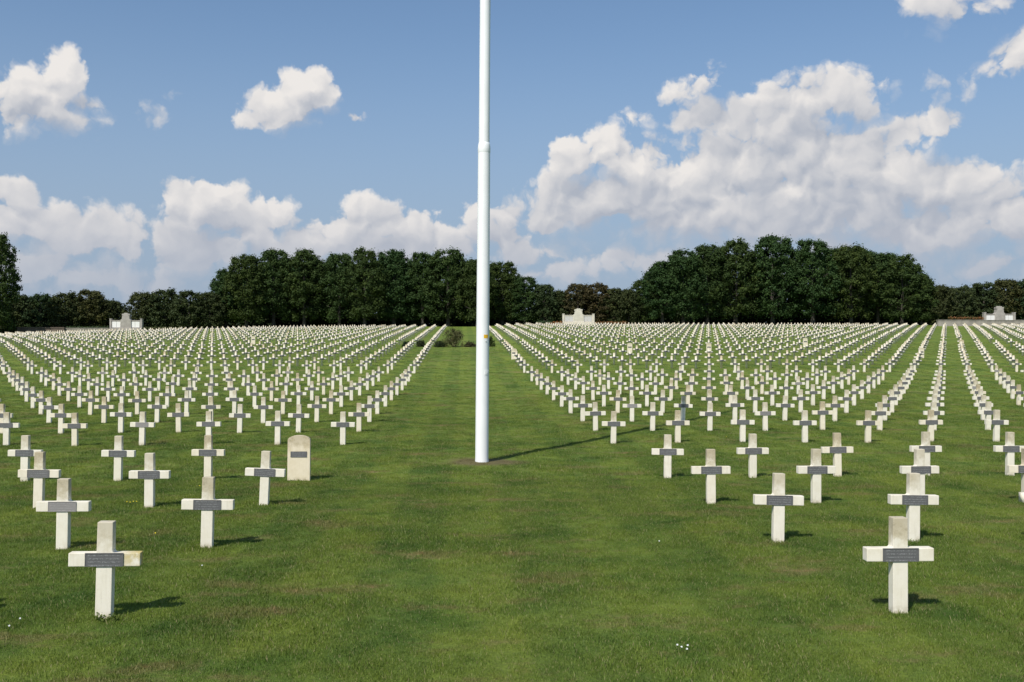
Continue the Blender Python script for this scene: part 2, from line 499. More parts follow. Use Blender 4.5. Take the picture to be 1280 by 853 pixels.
# round-topped headstones standing among the crosses
SW, SH, SR = .232, .835, .10
arc = [(SW * math.cos(a), SH + SR * math.sin(a)) for a in np.linspace(0, math.pi, 13)]
bm = bmesh.new(); outline_into(bm, [(-SW, -.2), (SW, -.2)] + arc, -.055, .055, .006)
slab_me = bm_mesh('headstone', bm, [M_SLAB])
hz = np.zeros(len(slab_me.vertices) * 3, np.float32); slab_me.vertices.foreach_get('co', hz)
at = slab_me.attributes.new('height', 'FLOAT', 'POINT'); at.data.foreach_set('value', hz[2::3].copy())
slab_me.attributes.new('tint', 'FLOAT', 'POINT')
SLAB_LAB = {('L', 1, 3): 'cream round-topped headstone with small grey plaque, alone among the near left crosses'}
for (sd, n, r, x, y) in slabs:
    lab = SLAB_LAB.get((sd, n, r)) or 'cream headstone among crosses, %s from the avenue, %s row, %s of flagpole' % (ORD[n - 1], rowname[r], 'left' if sd == 'L' else 'right')
    o = link('headstone', slab_me, None, (x, y - .12, gz_at(x, y))); o.scale = (.95, 1, .96); o.rotation_euler = (random.gauss(0, .008), .006, random.gauss(0, .02))
    tag(o, lab, 'headstone', 'round-topped headstones among the crosses')
    p = link('name_plaque', plaque_me, o, (0, -.0555, .545)); p.scale = (.98, 1, .92)

# ------------------------------------------------------------------ grass blades (uncountable: one object)
def clump_mesh(name, n, rad, hmin, hmax, w, seed):
    r = np.random.default_rng(seed)
    a = r.uniform(0, 2 * np.pi, n); d = rad * np.sqrt(r.uniform(0, 1, n))
    px, py = d * np.cos(a), d * np.sin(a)
    h = r.uniform(hmin, hmax, n); th = r.uniform(0, 2 * np.pi, n); lean = r.uniform(.1, .9, n) * h
    ww = w * r.uniform(.7, 1.3, n) / 2; bx, by = np.cos(th), np.sin(th); lx, ly = -by, bx
    ph = r.uniform(0, 2 * np.pi, n)
    lx, ly = np.cos(ph), np.sin(ph)
    def P(sx, f, wf, hf):
        return np.stack([px + bx * ww * sx * wf + lx * lean * f, py + by * ww * sx * wf + ly * lean * f, h * hf - .008], -1)
    v = np.stack([P(-1, 0, 1, 0), P(1, 0, 1, 0), P(1, .35, .8, .62), P(-1, .35, .8, .62), P(0, 1, 0, .98)], 1)
    base = np.arange(n)[:, None] * 5
    quads = base + np.array([0, 1, 2, 3]); tris = base + np.array([3, 2, 4])
    flat = np.concatenate([quads.ravel(), tris.ravel()])
    sizes = np.concatenate([np.full(n, 4), np.full(n, 3)])
    rv = np.repeat(r.uniform(0, 1, n), 5)
    return mesh_np(name, v.reshape(-1, 3), flat, sizes, [M_BLADE], attrs={'rnd': rv})


clumps = bpy.data.collections.new('grass_clumps')
for i in range(4):
    o = bpy.data.objects.new('grass_clump', clump_mesh('grass_clump', 50, .12, .012, .042, .0040, 50 + i)); clumps.objects.link(o)


def scatter(n, y0, y1, dens_pow, margin=1.15):
    Y = np.sqrt(rng.uniform(y0**2, y1**2, n)) if dens_pow == 1 else y0 + (y1 - y0) * rng.uniform(0, 1, n)
    X = Y * np.tan(YAW + np.arctan((rng.uniform(-1, 1, n)) * 640 / F * margin)) + rng.uniform(-.5, .5, n)
    return X, Y


PX, PY, PS = [], [], []
for n, a, c_, p, sc in ((46000, 6.2, 20, 1, .95), (56000, 20, 50, 0, 1.3), (26000, 50, 110, 0, 1.9)):
    X, Y = scatter(n, a, c_, p)
    PX.append(X); PY.append(Y); PS.append(sc * rng.uniform(.75, 1.25, n))
for sd, n, r, x, y in cells:
    if y < 50:
        k = 16 if y < 25 else 9
        a = rng.uniform(0, 6.283, k); q = rng.uniform(.85, 1.7, k)
        PX.append(x + np.cos(a) * (PW + .035) * q); PY.append(y + np.sin(a) * (DP + .035) * q); PS.append(rng.uniform(.9, 1.9, k))
PX, PY, PS = map(np.concatenate, (PX, PY, PS))
# no turf on the trodden ring under the flagpole
dd = np.hypot((PX - .40) * .9, (PY - 23.25) * .9)
keep = (dd > .85 + .25 * np.sin(PX * 7) * np.sin(PY * 5)) | (rng.uniform(0, 1, len(PX)) < .15)
PX, PY, PS = PX[keep], PY[keep], PS[keep]
PZ = terrain(PX, PY) + np.where(PY < 60, np.sin(PX * .9 + 1.3 * np.sin(PY * .5)) * np.sin(PY * .75 + .8 * np.sin(PX * .6)) * .018, 0)
# thicker tufts in drifting patches
pat = np.sin(PX * 1.7 + 2 * np.sin(PY * .9)) * np.sin(PY * 1.3 + 1.5 * np.sin(PX * .8))
PS = PS * (1 + .22 * pat)
gm = bpy.data.meshes.new('grass'); gm.vertices.add(len(PX)); gm.vertices.foreach_set('co', np.stack([PX, PY, PZ], -1).astype(np.float32).ravel())
a = gm.attributes.new('size', 'FLOAT', 'POINT'); a.data.foreach_set('value', PS.astype(np.float32))
gm.materials.append(M_BLADE)
grass = link('grass', gm); tag(grass, 'short mown green grass growing over the cemetery lawn', 'grass', kind='stuff')
ng = bpy.data.node_groups.new('grass_scatter', 'GeometryNodeTree')
ng.interface.new_socket('Geometry', in_out='INPUT', socket_type='NodeSocketGeometry')
ng.interface.new_socket('Geometry', in_out='OUTPUT', socket_type='NodeSocketGeometry')
N, L = ng.nodes, ng.links
gi, go = N.new('NodeGroupInput'), N.new('NodeGroupOutput')
ci = N.new('GeometryNodeCollectionInfo'); ci.inputs['Collection'].default_value = clumps
ci.inputs['Separate Children'].default_value = True; ci.inputs['Reset Children'].default_value = True
ip = N.new('GeometryNodeInstanceOnPoints'); ip.inputs['Pick Instance'].default_value = True
rv = N.new('FunctionNodeRandomValue'); rv.data_type = 'FLOAT_VECTOR'; rv.inputs[0].default_value = (-.12, -.12, 0); rv.inputs[1].default_value = (.12, .12, 6.283)
na = N.new('GeometryNodeInputNamedAttribute'); na.data_type = 'FLOAT'; na.inputs[0].default_value = 'size'
L.new(gi.outputs[0], ip.inputs['Points']); L.new(ci.outputs[0], ip.inputs['Instance'])
L.new(rv.outputs[0], ip.inputs['Rotation']); L.new(na.outputs[0], ip.inputs['Scale']); L.new(ip.outputs[0], go.inputs[0])
md = grass.modifiers.new('scatter', 'NODES'); md.node_group = ng

# ------------------------------------------------------------------ flagpole
fx, fy = .425, 23.25
fz = gz_at(fx, fy)
pole = bpy.data.objects.new('flagpole', None); COL.objects.link(pole); pole.location = (fx, fy, fz); pole.rotation_euler = (0, .0070, 0)
tag(pole, 'tall white two-section flagpole standing in the grass avenue', 'flagpole')
bm = bmesh.new(); lathe_into(bm, [(.158, -.3), (.157, .03), (.153, .1), (.148, 4.0), (.141, 7.2), (.140, 7.26)], 48)
link('lower_shaft', bm_mesh('lower_shaft', bm, [M_WHITE], True), pole)
bm = bmesh.new(); lathe_into(bm, [(.141, 7.18), (.146, 7.20), (.147, 7.30), (.140, 7.36), (.128, 7.42), (.127, 7.421)], 48)
link('collar', bm_mesh('collar', bm, [M_WHITE], True), pole)
bm = bmesh.new(); lathe_into(bm, [(.126, 7.40), (.122, 12), (.10, 17), (.075, 21.6), (.06, 23.9), (.06, 24.0), (.0598, 24.002)], 48)
link('upper_shaft', bm_mesh('upper_shaft', bm, [M_WHITE], True), pole)
bm = bmesh.new(); bmesh.ops.create_uvsphere(bm, u_segments=24, v_segments=16, radius=.13); bmesh.ops.translate(bm, vec=(0, 0, 24.1), verts=bm.verts)
link('finial', bm_mesh('finial', bm, [M_GILT], True), pole)


def pole_patch(a0, a1, z0, z1, rr, th):
    bm = bmesh.new(); n = 8; g = []
    for k in range(n + 1):
        a = a0 + (a1 - a0) * k / n
        g.append([bm.verts.new((q * math.cos(a), q * math.sin(a), z)) for q, z in ((rr, z0), (rr + th, z0), (rr + th, z1), (rr, z1))])
    for p, q in zip(g, g[1:]):
        for i in range(4):
            bm.faces.new((p[i], p[(i + 1) % 4], q[(i + 1) % 4], q[i]))
    bm.faces.new(g[0]); bm.faces.new(g[-1][::-1])
    return bm


o = link('sticker', bm_mesh('sticker', pole_patch(math.radians(-82), math.radians(-38), 2.86, 2.945, .147, .004), [M_YELLOW]), pole); o['label'] = 'small orange-yellow sticker on the pole'
o = link('access_hatch', bm_mesh('access_hatch', pole_patch(math.radians(-70), math.radians(-25), 2.02, 2.12, .149, .010), [M_WHITE]), pole)
bm = bmesh.new(); bmesh.ops.create_uvsphere(bm, u_segments=12, v_segments=8, radius=.014)
link('screw', bm_mesh('screw', bm, [M_STEEL], True), o, (.162 * math.cos(math.radians(-47)), .162 * math.sin(math.radians(-47)), 2.07))
bm = bmesh.new(); bmesh.ops.create_uvsphere(bm, u_segments=12, v_segments=8, radius=.016)
link('bolt', bm_mesh('bolt', bm, [M_STEEL], True), pole, (.150 * math.cos(math.radians(-62)), .150 * math.sin(math.radians(-62)), 2.79))

# ------------------------------------------------------------------ foliage builder
def leaves_np(centres, radii, per, size, seed, flat=.85, up=.45):
    r = np.random.default_rng(seed)
    C = np.repeat(centres, per, 0); R = np.repeat(radii, per); n = len(C)
    d = r.normal(size=(n, 3)); d /= np.linalg.norm(d, axis=1)[:, None]
    rad = R * np.minimum(np.abs(r.normal(size=n)) * .62 + .12, 1.7)      # dense heart, ragged outside
    P = C + d * rad[:, None] * np.array([1, 1, flat])
    nrm = d + r.normal(size=(n, 3)) * .5 + np.array([0, 0, up]); nrm /= np.linalg.norm(nrm, axis=1)[:, None]
    a = np.cross(nrm, r.normal(size=(n, 3))); a /= np.linalg.norm(a, axis=1)[:, None]; bb = np.cross(nrm, a)
    s = size * r.uniform(.55, 1.35, n)[:, None]
    v = np.stack([P - a * s, P - bb * s * .55 + nrm * s * .12, P + a * s, P + bb * s * .55 + nrm * s * .12], 1).reshape(-1, 3)
    rn = np.repeat(r.uniform(0, 1, n), 4); cl = np.repeat(np.repeat(r.uniform(0, 1, len(centres)), per), 4)
    return v, rn, cl


def leaf_mesh(name, v, rn, cl, mat):
    n = len(v) // 4
    return mesh_np(name, v, np.arange(n * 4), np.full(n, 4), [mat], attrs={'rnd': rn, 'clump': cl})


def tube_into(bm, pts, radii, n=8):
    rings = []
    for k, (p, r) in enumerate(zip(pts, radii)):
        p = Vector(p); q = Vector(pts[min(k + 1, len(pts) - 1)]) - Vector(pts[max(k - 1, 0)])
        q.normalize(); u = q.orthogonal().normalized(); w = q.cross(u)
        rings.append([bm.verts.new(p + (u * math.cos(2 * math.pi * i / n) + w * math.sin(2 * math.pi * i / n)) * r) for i in range(n)])
    for a, c in zip(rings, rings[1:]):
        for i in range(n):
            bm.faces.new((a[i], a[(i + 1) % n], c[(i + 1) % n], c[i]))
    bm.faces.new(rings[0][::-1]); bm.faces.new(rings[-1])


def tree_kind(h, w, low, nclump, per, lsize, seed, mat, point=.0):
    """crown of leaf clumps plus trunk with limbs, base at the origin; low = height of the crown's underside"""
    r = np.random.default_rng(seed); cs, rs = [], []
    while len(cs) < nclump:
        f = r.uniform(0, 1); z = low + (h - low) * f
        prof = math.sin(math.pi * (.20 + .74 * f) ** (1.0 + point)) ** .60
        ang = r.uniform(0, 2 * math.pi); q = prof * w / 2 * (r.uniform(.18, 1) ** .5)
        q *= 1 + .16 * math.sin(3 * ang + seed) + .12 * math.sin(5 * ang + 2 * seed + 4 * f)
        rad = r.uniform(.08, .15) * w * (1 - .35 * f)
        cs.append((q * math.cos(ang) * .86, q * math.sin(ang) * .86, min(z, h - rad * .8))); rs.append(rad)
    # protruding sprays that break the outline
    for k in range(nclump // 2):
        a = r.uniform(0, 2 * math.pi); f = r.uniform(.25, 1.0)
        prof = math.sin(math.pi * (.20 + .74 * f) ** (1.0 + point)) ** .60
        cs.append((prof * w / 2 * .93 * math.cos(a), prof * w / 2 * .93 * math.sin(a), low + (h - low) * f * r.uniform(.90, 1.0))); rs.append(r.uniform(.05, .085) * w)
    cs, rs = np.array(cs), np.array(rs)
    v, rn, cl = leaves_np(cs, rs, per, lsize, seed)
    crown = leaf_mesh('crown', v, rn, cl, mat)
    bm = bmesh.new(); R0 = .022 * h + .06
    top = h * .8
    path = [(.0, 0, -.5), (.02, .02, 0), (.1 * R0, 0, low * .8), (-.2 * R0, .2 * R0, low + (top - low) * .5), (.1, 0, top)]
    tube_into(bm, path, [R0 * 1.35, R0 * 1.1, R0 * .85, R0 * .5, R0 * .12], 10)
    for k in range(9):
        a = 2 * math.pi * k / 9 + r.uniform(-.3, .3); z = low * .75 + (top - low) * r.uniform(.0, .7); ln = w * r.uniform(.26, .42)
        tube_into(bm, [(0, 0, z), (ln * .5 * math.cos(a), ln * .5 * math.sin(a), z + ln * .35), (ln * math.cos(a), ln * math.sin(a), z + ln * .6)], [R0 * .42, R0 * .25, R0 * .06], 6)
    trunk = bm_mesh('trunk', bm, [M_BARK], True)
    return crown, trunk


BIG = [tree_kind(16, 9.5, 2.0, 185, 110, .19, 11 + i, M_LEAF) for i in range(5)]
LOWT = [tree_kind(7.5, 6.5, .6, 120, 80, .17, 31 + i, M_LEAF_LOW) for i in range(4)]
COP = [tree_kind(8.5, 6.5, .8, 120, 80, .17, 41 + i, M_LEAF_COPPER) for i in range(2)]


def plant_tree(name, kinds, refh, refw, px, topy, Y, wpx, label, cat, group, k):
    X = x_at(px, Y); z = tz(X, Y)
    d = X * math.sin(YAW) + Y * math.cos(YAW)
    ztop = EYE + (426.5 + F * math.tan(PIT) - topy) * d / F
    hh = ztop - z; ww = wpx * d / F
    root = bpy.data.objects.new(name, None); COL.objects.link(root); root.location = (X, Y, z)
    root.rotation_euler = (0, 0, random.uniform(0, 6.28)); root.scale = (ww / refw, ww / refw, hh / refh)
    tag(root, label, cat, group)
    crown, trunk = kinds[k % len(kinds)]
    link('trunk', trunk, root); link('crown', crown, root)
    return root


GL, GRT = 'tall trees in the left wood', 'tall trees in the right wood'
left_front = [(283, 338, 44), (308, 319, 50), (342, 312, 56), (380, 312, 56), (424, 317, 50), (456, 312, 50), (492, 313, 54), (528, 316, 46), (560, 311, 58), (596, 324, 46), (628, 328, 50), (656, 346, 40)]
for k, (px, ty, wd) in enumerate(left_front):
    plant_tree('broadleaf_tree', BIG, 16, 9.5, px, ty, 198 + random.uniform(-3, 3), wd * 1.12, 'tall dark green tree, %s from the left end of the left wood' % ORD[k], 'tree', GL, k)
for k in range(13):
    px = 290 + k * 29
    plant_tree('broadleaf_tree', BIG, 16, 9.5, px, 326 + random.uniform(-6, 8) + (18 if k in (0, 12) else 0), 211 + random.uniform(-3, 3), 54,
               'dark tree inside the left wood behind its front row', 'tree', 'inner trees of the left wood', k + 2)
right_front = [(806, 350, 42), (828, 327, 48), (854, 312, 52), (884, 306, 54), (920, 301, 60), (966, 295, 62), (1016, 300, 62), (1064, 306, 58), (1098, 316, 52), (1128, 320, 54), (1152, 345, 38)]
for k, (px, ty, wd) in enumerate(right_front):
    plant_tree('broadleaf_tree', BIG, 16, 9.5, px, ty, 199 + random.uniform(-3, 3), wd * 1.12, 'tall dark green tree, %s from the left end of the right wood' % ORD[k], 'tree', GRT, k + 1)
for k in range(11):
    px = 826 + k * 31
    plant_tree('broadleaf_tree', BIG, 16, 9.5, px, 316 + random.uniform(-6, 8) + (16 if k in (0, 10) else 0), 213 + random.uniform(-3, 3), 58,
               'dark tree inside the right wood behind its front row', 'tree', 'inner trees of the right wood', k + 3)
plant_tree('broadleaf_tree', BIG, 16, 9.5, -8, 291, 182, 62, 'tall tree cut by the left picture edge, rising above the scrub beside it', 'tree', None, 1)
plant_tree('broadleaf_tree', BIG, 16, 9.5, -55, 296, 188, 70, 'tall tree behind the one at the left picture edge, mostly out of frame', 'tree', None, 2)

low = [(22, 369, 42), (50, 368, 40), (82, 366, 42), (112, 363, 46), (140, 376, 30), (178, 366, 40), (206, 362, 44), (236, 364, 42), (262, 366, 38)]
for k, (px, ty, wd) in enumerate(low):
    plant_tree('scrub_tree', LOWT, 7.5, 6.5, px, ty, 196 + random.uniform(-2, 2), wd * 1.15, 'low olive green tree, %s from the left edge of the belt beside the left wood' % ORD[k], 'tree', 'low trees left of the left wood', k)
for k in range(9):
    plant_tree('scrub_tree', LOWT, 7.5, 6.5, [5, 36, 66, 98, 124, 190, 220, 250, 270][k], 374 + random.uniform(-3, 4), 207, 44, 'dim low tree behind the scrub belt left of the left wood', 'tree', 'back trees of the left scrub belt', k + 1)
cop = [(680, 356, 36), (700, 364, 34), (722, 355, 40), (746, 354, 40), (768, 361, 34), (786, 362, 30)]
for k, (px, ty, wd) in enumerate(cop):
    plant_tree('copper_tree' if k in (2, 3) else 'scrub_tree', COP if k in (2, 3) else LOWT, 8.5 if k in (2, 3) else 7.5, 6.5, px, ty, 198 + random.uniform(-2, 2), wd * 1.15,
               'low %s tree, %s from left in the dip between the two woods' % ('brownish' if k in (2, 3) else 'green', ORD[k]), 'tree', 'low trees in the dip between the woods', k)
for k in range(5):
    plant_tree('scrub_tree', LOWT, 7.5, 6.5, 690 + k * 22, 368 + random.uniform(-3, 3), 209, 42, 'dim low tree at the back of the dip between the woods', 'tree', 'back trees of the dip between the woods', k + 2)
for k, (px, ty, wd) in enumerate([(1172, 357, 40), (1200, 358, 40), (1230, 354, 44), (1258, 350, 42), (1284, 349, 46), (1312, 352, 46)]):
    plant_tree('scrub_tree', LOWT, 7.5, 6.5, px, ty, 200 + random.uniform(-2, 2), wd * 1.15, 'low dark tree, %s along the belt right of the right wood' % ORD[k], 'tree', 'low trees right of the right wood', k + 1)
for k in range(6):
    plant_tree('scrub_tree', LOWT, 7.5, 6.5, 1165 + k * 28, 364 + random.uniform(-3, 3), 211, 44, 'dim low tree behind the belt right of the right wood', 'tree', 'back trees of the right belt', k)

# dark leaf mass added to block light between trunks and under the woods
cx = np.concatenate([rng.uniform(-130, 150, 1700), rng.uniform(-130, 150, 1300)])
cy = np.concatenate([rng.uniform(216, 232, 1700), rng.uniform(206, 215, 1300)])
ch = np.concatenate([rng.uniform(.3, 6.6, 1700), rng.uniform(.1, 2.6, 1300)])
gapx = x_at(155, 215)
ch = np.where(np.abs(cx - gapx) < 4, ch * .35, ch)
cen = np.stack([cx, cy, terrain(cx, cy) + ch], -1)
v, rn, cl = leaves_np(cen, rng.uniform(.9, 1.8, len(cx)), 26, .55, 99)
o = link('added_undergrowth', leaf_mesh('added_undergrowth', v, rn, cl, M_LEAF_DARK)); tag(o, 'added dark leaf mass blocking the light gaps beneath and behind the woods', 'added_undergrowth', kind='stuff')

# ------------------------------------------------------------------ memorial walls with tall centre stele
def memorial(px, w_px, top_y, Y, label, stone, panel):
    X = x_at(px, Y); z = tz(X, Y); d = X * math.sin(YAW) + Y * math.cos(YAW)
    w = w_px * d / F; h = EYE + (426.5 + F * math.tan(PIT) - top_y) * d / F - z
    root = bpy.data.objects.new('memorial_wall', None); COL.objects.link(root); root.location = (X, Y, z)
    tag(root, label, 'memorial', 'stone memorial walls along the crest')
    hw = w / 2; wing = h * .60; sw = w * .125
    bm = bmesh.new(); box_into(bm, -hw, hw, -.7, .7, -.4, h * .16, .03); link('plinth', bm_mesh('plinth', bm, [stone]), root)
    for s in (-1, 1):
        a, c_ = sorted((s * sw * 1.0, s * (hw - .34)))
        bm = bmesh.new(); box_into(bm, a, c_, -.28, .28, h * .16, wing * .93, .02); box_into(bm, a + .01, c_ - .01, -.36, .36, wing * .93, wing, .03)
        wg = link('wing_wall', bm_mesh('wing_wall', bm, [stone]), root)
        for q in (0, 1):
            u0 = a + .12 + (c_ - a - .24) * q / 2; u1 = a + .12 + (c_ - a - .24) * (q + 1) / 2 - .05
            bm = bmesh.new(); box_into(bm, u0, u1, -.31, -.27, h * .20, wing * .86, .006); link('name_panel', bm_mesh('name_panel', bm, [panel]), wg)
        a, c_ = sorted((s * (hw - .36), s * hw))
        bm = bmesh.new(); box_into(bm, a, c_, -.42, .42, h * .14, wing * 1.08, .03); box_into(bm, a - .03, c_ + .03, -.46, .46, wing * 1.08, wing * 1.14, .02)
        link('end_pillar', bm_mesh('end_pillar', bm, [stone]), root)
    bm = bmesh.new()
    outline_into(bm, [(-sw * 1.35, h * .15), (sw * 1.35, h * .15), (sw * 1.3, wing * 1.02), (sw * .95, wing * 1.12), (sw * .9, h * .84), (-sw * .9, h * .84), (-sw * .95, wing * 1.12), (-sw * 1.3, wing * 1.02)], -.5, .5, .03)
    st = link('stele', bm_mesh('stele', bm, [stone]), root)
    bm = bmesh.new()
    c0 = h * .835; ch_ = h * .165
    outline_into(bm, [(-sw * .62, c0), (sw * .62, c0), (sw * .62, c0 + ch_ * .15), (sw * .98, c0 + ch_ * .15), (sw * .98, c0 + ch_ * .72), (sw * .5, c0 + ch_ * .72), (sw * .4, c0 + ch_), (-sw * .4, c0 + ch_), (-sw * .5, c0 + ch_ * .72), (-sw * .98, c0 + ch_ * .72), (-sw * .98, c0 + ch_ * .15), (-sw * .62, c0 + ch_ * .15)], -.44, .44, .02)
    link('carved_cap', bm_mesh('carved_cap', bm, [stone]), st)
    return root


memorial(158, 40, 391.5, 189, 'grey stone memorial wall with white name panels, left of the left wood', M_STONE_G, M_PANEL_W)
memorial(723, 40, 386, 189, 'cream stone memorial wall with stepped stele, in the dip between the two woods', M_STONE_C, M_PANEL_C)
memorial(1249, 40, 383, 191, 'grey stone memorial wall with white panels, beside the right picture edge', M_STONE_G, M_PANEL_W)


def low_wall(name, pa, pb, top_y, Y, mat, label, cat):
    xa, xb = x_at(pa, Y), x_at(pb, Y); X = (xa + xb) / 2; d = X * math.sin(YAW) + Y * math.cos(YAW)
    zt = EYE + (426.5 + F * math.tan(PIT) - top_y) * d / F; z = min(tz(xa, Y), tz(xb, Y))
    root = bpy.data.objects.new(name, None); COL.objects.link(root); root.location = (X, Y, z); hw = (xb - xa) / 2
    tag(root, label, cat)
    bm = bmesh.new(); box_into(bm, -hw, hw, -.35, .35, -.5, zt - z - .14, .02); link('wall_face', bm_mesh('wall_face', bm, [mat]), root)
    bm = bmesh.new(); n = max(3, int(hw * 2 / 1.6))
    for i in range(n):
        box_into(bm, -hw - .06 + (2 * hw + .12) * i / n, -hw - .06 + (2 * hw + .12) * (i + 1) / n - .015, -.43, .43, zt - z - .14, zt - z, .015)
    link('coping', bm_mesh('coping', bm, [mat]), root)


low_wall('low_stone_wall', 22, 81, 409.3, 187, M_WALL_D, 'long low dark stone wall under the trees near the left picture edge', 'wall')
low_wall('low_stone_wall', 82, 136, 410.2, 187.5, M_WALL_G, 'low brownish wall running up to the left memorial', 'wall')
low_wall('low_stone_wall', 1172, 1300, 400.2, 187, M_WALL_G, 'long low grey wall in front of the right memorial', 'wall')


def flower_bed(pa, pb, y_top, Y, label, mat=None):
    xa, xb = x_at(pa, Y), x_at(pb, Y); X = (xa + xb) / 2; d = X * math.sin(YAW) + Y * math.cos(YAW)
    z = tz(X, Y); hh = EYE + (426.5 + F * math.tan(PIT) - y_top) * d / F - z
    n = int(abs(xb - xa) / .35) + 4
    cs = np.stack([np.linspace(xa - X, xb - X, n), rng.uniform(-.3, .3, n), rng.uniform(.1, .95, n) * (hh - .1)], -1)
    cs2 = cs.copy(); cs2[:, 2] = hh - .22
    v, rn, cl = leaves_np(np.concatenate([cs, cs2]), np.full(2 * n, .30), 40, .10, int(pa))
    o = link('flower_bed', leaf_mesh('flower_bed', v, rn, cl, mat or M_LEAF_RED), None, (X, Y, z)); tag(o, label, 'flower bed')


flower_bed(1188, 1228, 396.2, 189.5, 'clipped bed of orange-red flowers beside the right memorial')
flower_bed(690, 702, 402.0, 188, 'short bed of red flowers left of the middle memorial')
flower_bed(672, 689, 401.3, 188, 'olive hedge strip left of the red flowers at the middle memorial', M_LEAF_LAV)
flower_bed(745, 782, 402.0, 188, 'long bed of red flowers right of the middle memorial')
flower_bed(84, 134, 408.2, 189.5, 'row of pale rounded bushes behind the low wall at the left memorial', M_LEAF_LAV)
flower_bed(180, 226, 408.8, 189, 'bed of yellowish plants right of the left memorial', M_LEAF_LAV)

# ------------------------------------------------------------------ shrubs across the avenue at the cross path
def shrub(px, wpx, y_top, Y, mat, label, seed, dens=1.0, lsize=.07, name='shrub'):
    X = x_at(px, Y); z = tz(X, Y); d = X * math.sin(YAW) + Y * math.cos(YAW)
    w = wpx * d / F; hh = EYE + (426.5 + F * math.tan(PIT) - y_top) * d / F - z
    r = np.random.default_rng(seed); n = int(34 * dens)
    a = r.uniform(0, 6.28, n); f = r.uniform(.05, 1, n); q = w / 2 * .82 * np.sqrt(r.uniform(0, 1, n)) * (1 - .45 * f)
    cs = np.stack([q * np.cos(a), q * np.sin(a) * .8, f * hh * .92], -1)
    v, rn, cl = leaves_np(cs, r.uniform(.10, .2, n) * w, 70, lsize, seed, 1.0, .6)
    root = bpy.data.objects.new(name, None); COL.objects.link(root); root.location = (X, Y, z); tag(root, label, 'shrub', 'shrubs across the avenue')
    link('foliage', leaf_mesh('foliage', v, rn, cl, mat), root)
    bm = bmesh.new()
    for k in range(7):
        aa = k * .9; tube_into(bm, [(0, 0, -.1), (w * .12 * math.cos(aa), w * .12 * math.sin(aa), hh * .4), (w * .25 * math.cos(aa), w * .25 * math.sin(aa), hh * .75)], [.02, .015, .005], 5)
    link('stem', bm_mesh('stem', bm, [M_BARK]), root)


YS = 103.5
shrub(567, 36, 411, YS, M_LEAF_LAV, 'large feathery brownish shrub at the head of the avenue left of the flagpole', 301, 1.5)
shrub(549, 20, 428, YS - .5, M_LEAF_DARK, 'low dark shrub at the left foot of the feathery brownish shrub', 302)
shrub(588, 18, 429, YS - .3, M_LEAF_COPPER, 'low reddish shrub between the feathery shrub and the flagpole', 303)
shrub(613, 13, 421.5, YS, M_LEAF, 'round dark green bush just right of the flagpole', 304)
shrub(526, 15, 427, YS + .2, M_LEAF_DARK, 'dark shrub between the first two cross columns left of the avenue', 305)
shrub(508, 14, 428, YS + .2, M_LEAF_DARK, 'dark shrub between the second and third cross columns left of the avenue', 306)

# ------------------------------------------------------------------ little plants in the lawn
def ground_hit(px, py):
    lo = None
    Y = 6.0
    while Y < 90:
        X = x_at(px, Y)
        if project(X, Y, gz_at(X, Y))[1] <= py:
            return X, Y
        Y += .02
    return X, Y


def flower_meshes(nm, petal_mat, rad, n, stemh):
    bm = bmesh.new()
    for k in range(n):
        a = 2 * math.pi * k / n; w_ = math.pi / n * .9; zz = .004 * (k % 2)
        q = [(rad * .1 * math.cos(a), rad * .1 * math.sin(a), stemh + .003), (rad * .7 * math.cos(a - w_), rad * .7 * math.sin(a - w_), stemh + .007 + zz), (rad * math.cos(a), rad * math.sin(a), stemh + .006 + zz), (rad * .7 * math.cos(a + w_), rad * .7 * math.sin(a + w_), stemh + .007 + zz)]
        bm.faces.new([bm.verts.new(p) for p in q])
    bmesh.ops.create_uvsphere(bm, u_segments=8, v_segments=6, radius=rad * .45, matrix=Matrix.Translation((0, 0, stemh + .004)) @ Matrix.Scale(.6, 4, (0, 0, 1)))
    head = bm_mesh(nm + '_head', bm, [petal_mat])
    bm = bmesh.new(); tube_into(bm, [(0, 0, -.02), (.004, 0, stemh * .6), (0, 0, stemh)], [.003, .0025, .002], 5)
    return head, bm_mesh(nm + '_stem', bm, [M_STEM])


dand = flower_meshes('dandelion', M_DAND, .013, 14, .055)
dais = flower_meshes('daisy', M_DAISY, .011, 12, .045)


def flower(name, me, px, py, label, cat, group):
    X, Y = ground_hit(px, py)
    r = bpy.data.objects.new(name, None); COL.objects.link(r); r.location = (X, Y, gz_at(X, Y)); r.rotation_euler = (random.uniform(-.2, .2) + .35, random.uniform(-.2, .2), random.uniform(0, 6)) if False else (.4, random.uniform(-.2, .2), 0)
    tag(r, label, cat, group); link('flower_head', me[0], r); link('stem', me[1], r)


for px, py in ((160, 631.5), (164, 632), (168, 631), (172, 631)):
    flower('dandelion', dand, px, py, 'one of the yellow dandelions clustered left of a cross foot in the left field', 'flower', 'yellow dandelion cluster')
flower('dandelion', dand, 196, 671.5, 'lone yellow dandelion in the grass behind the nearest left cross', 'flower', None)
flower('dandelion', dand, 250, 611, 'lone yellow dandelion in the grass in front of a left field cross', 'flower', None)
flower('dandelion', dand, 907, 548.5, 'lone yellow dandelion between crosses in the right field', 'flower', None)
for px, py in ((845, 813), (850, 816), (858, 814), (857.5, 818)):
    flower('daisy', dais, px, py, 'one of four white daisies close together in the near avenue grass', 'flower', 'white daisy cluster')
flower('daisy', dais, 254, 712, 'lone white daisy right of the nearest left cross', 'flower', None)
flower('daisy', dais, 28, 779, 'white daisy in the near grass left of the nearest left cross', 'flower', 'pair of daisies near left corner')
flower('daisy', dais, 15, 789, 'white daisy in the near grass left of the nearest left cross', 'flower', 'pair of daisies near left corner')
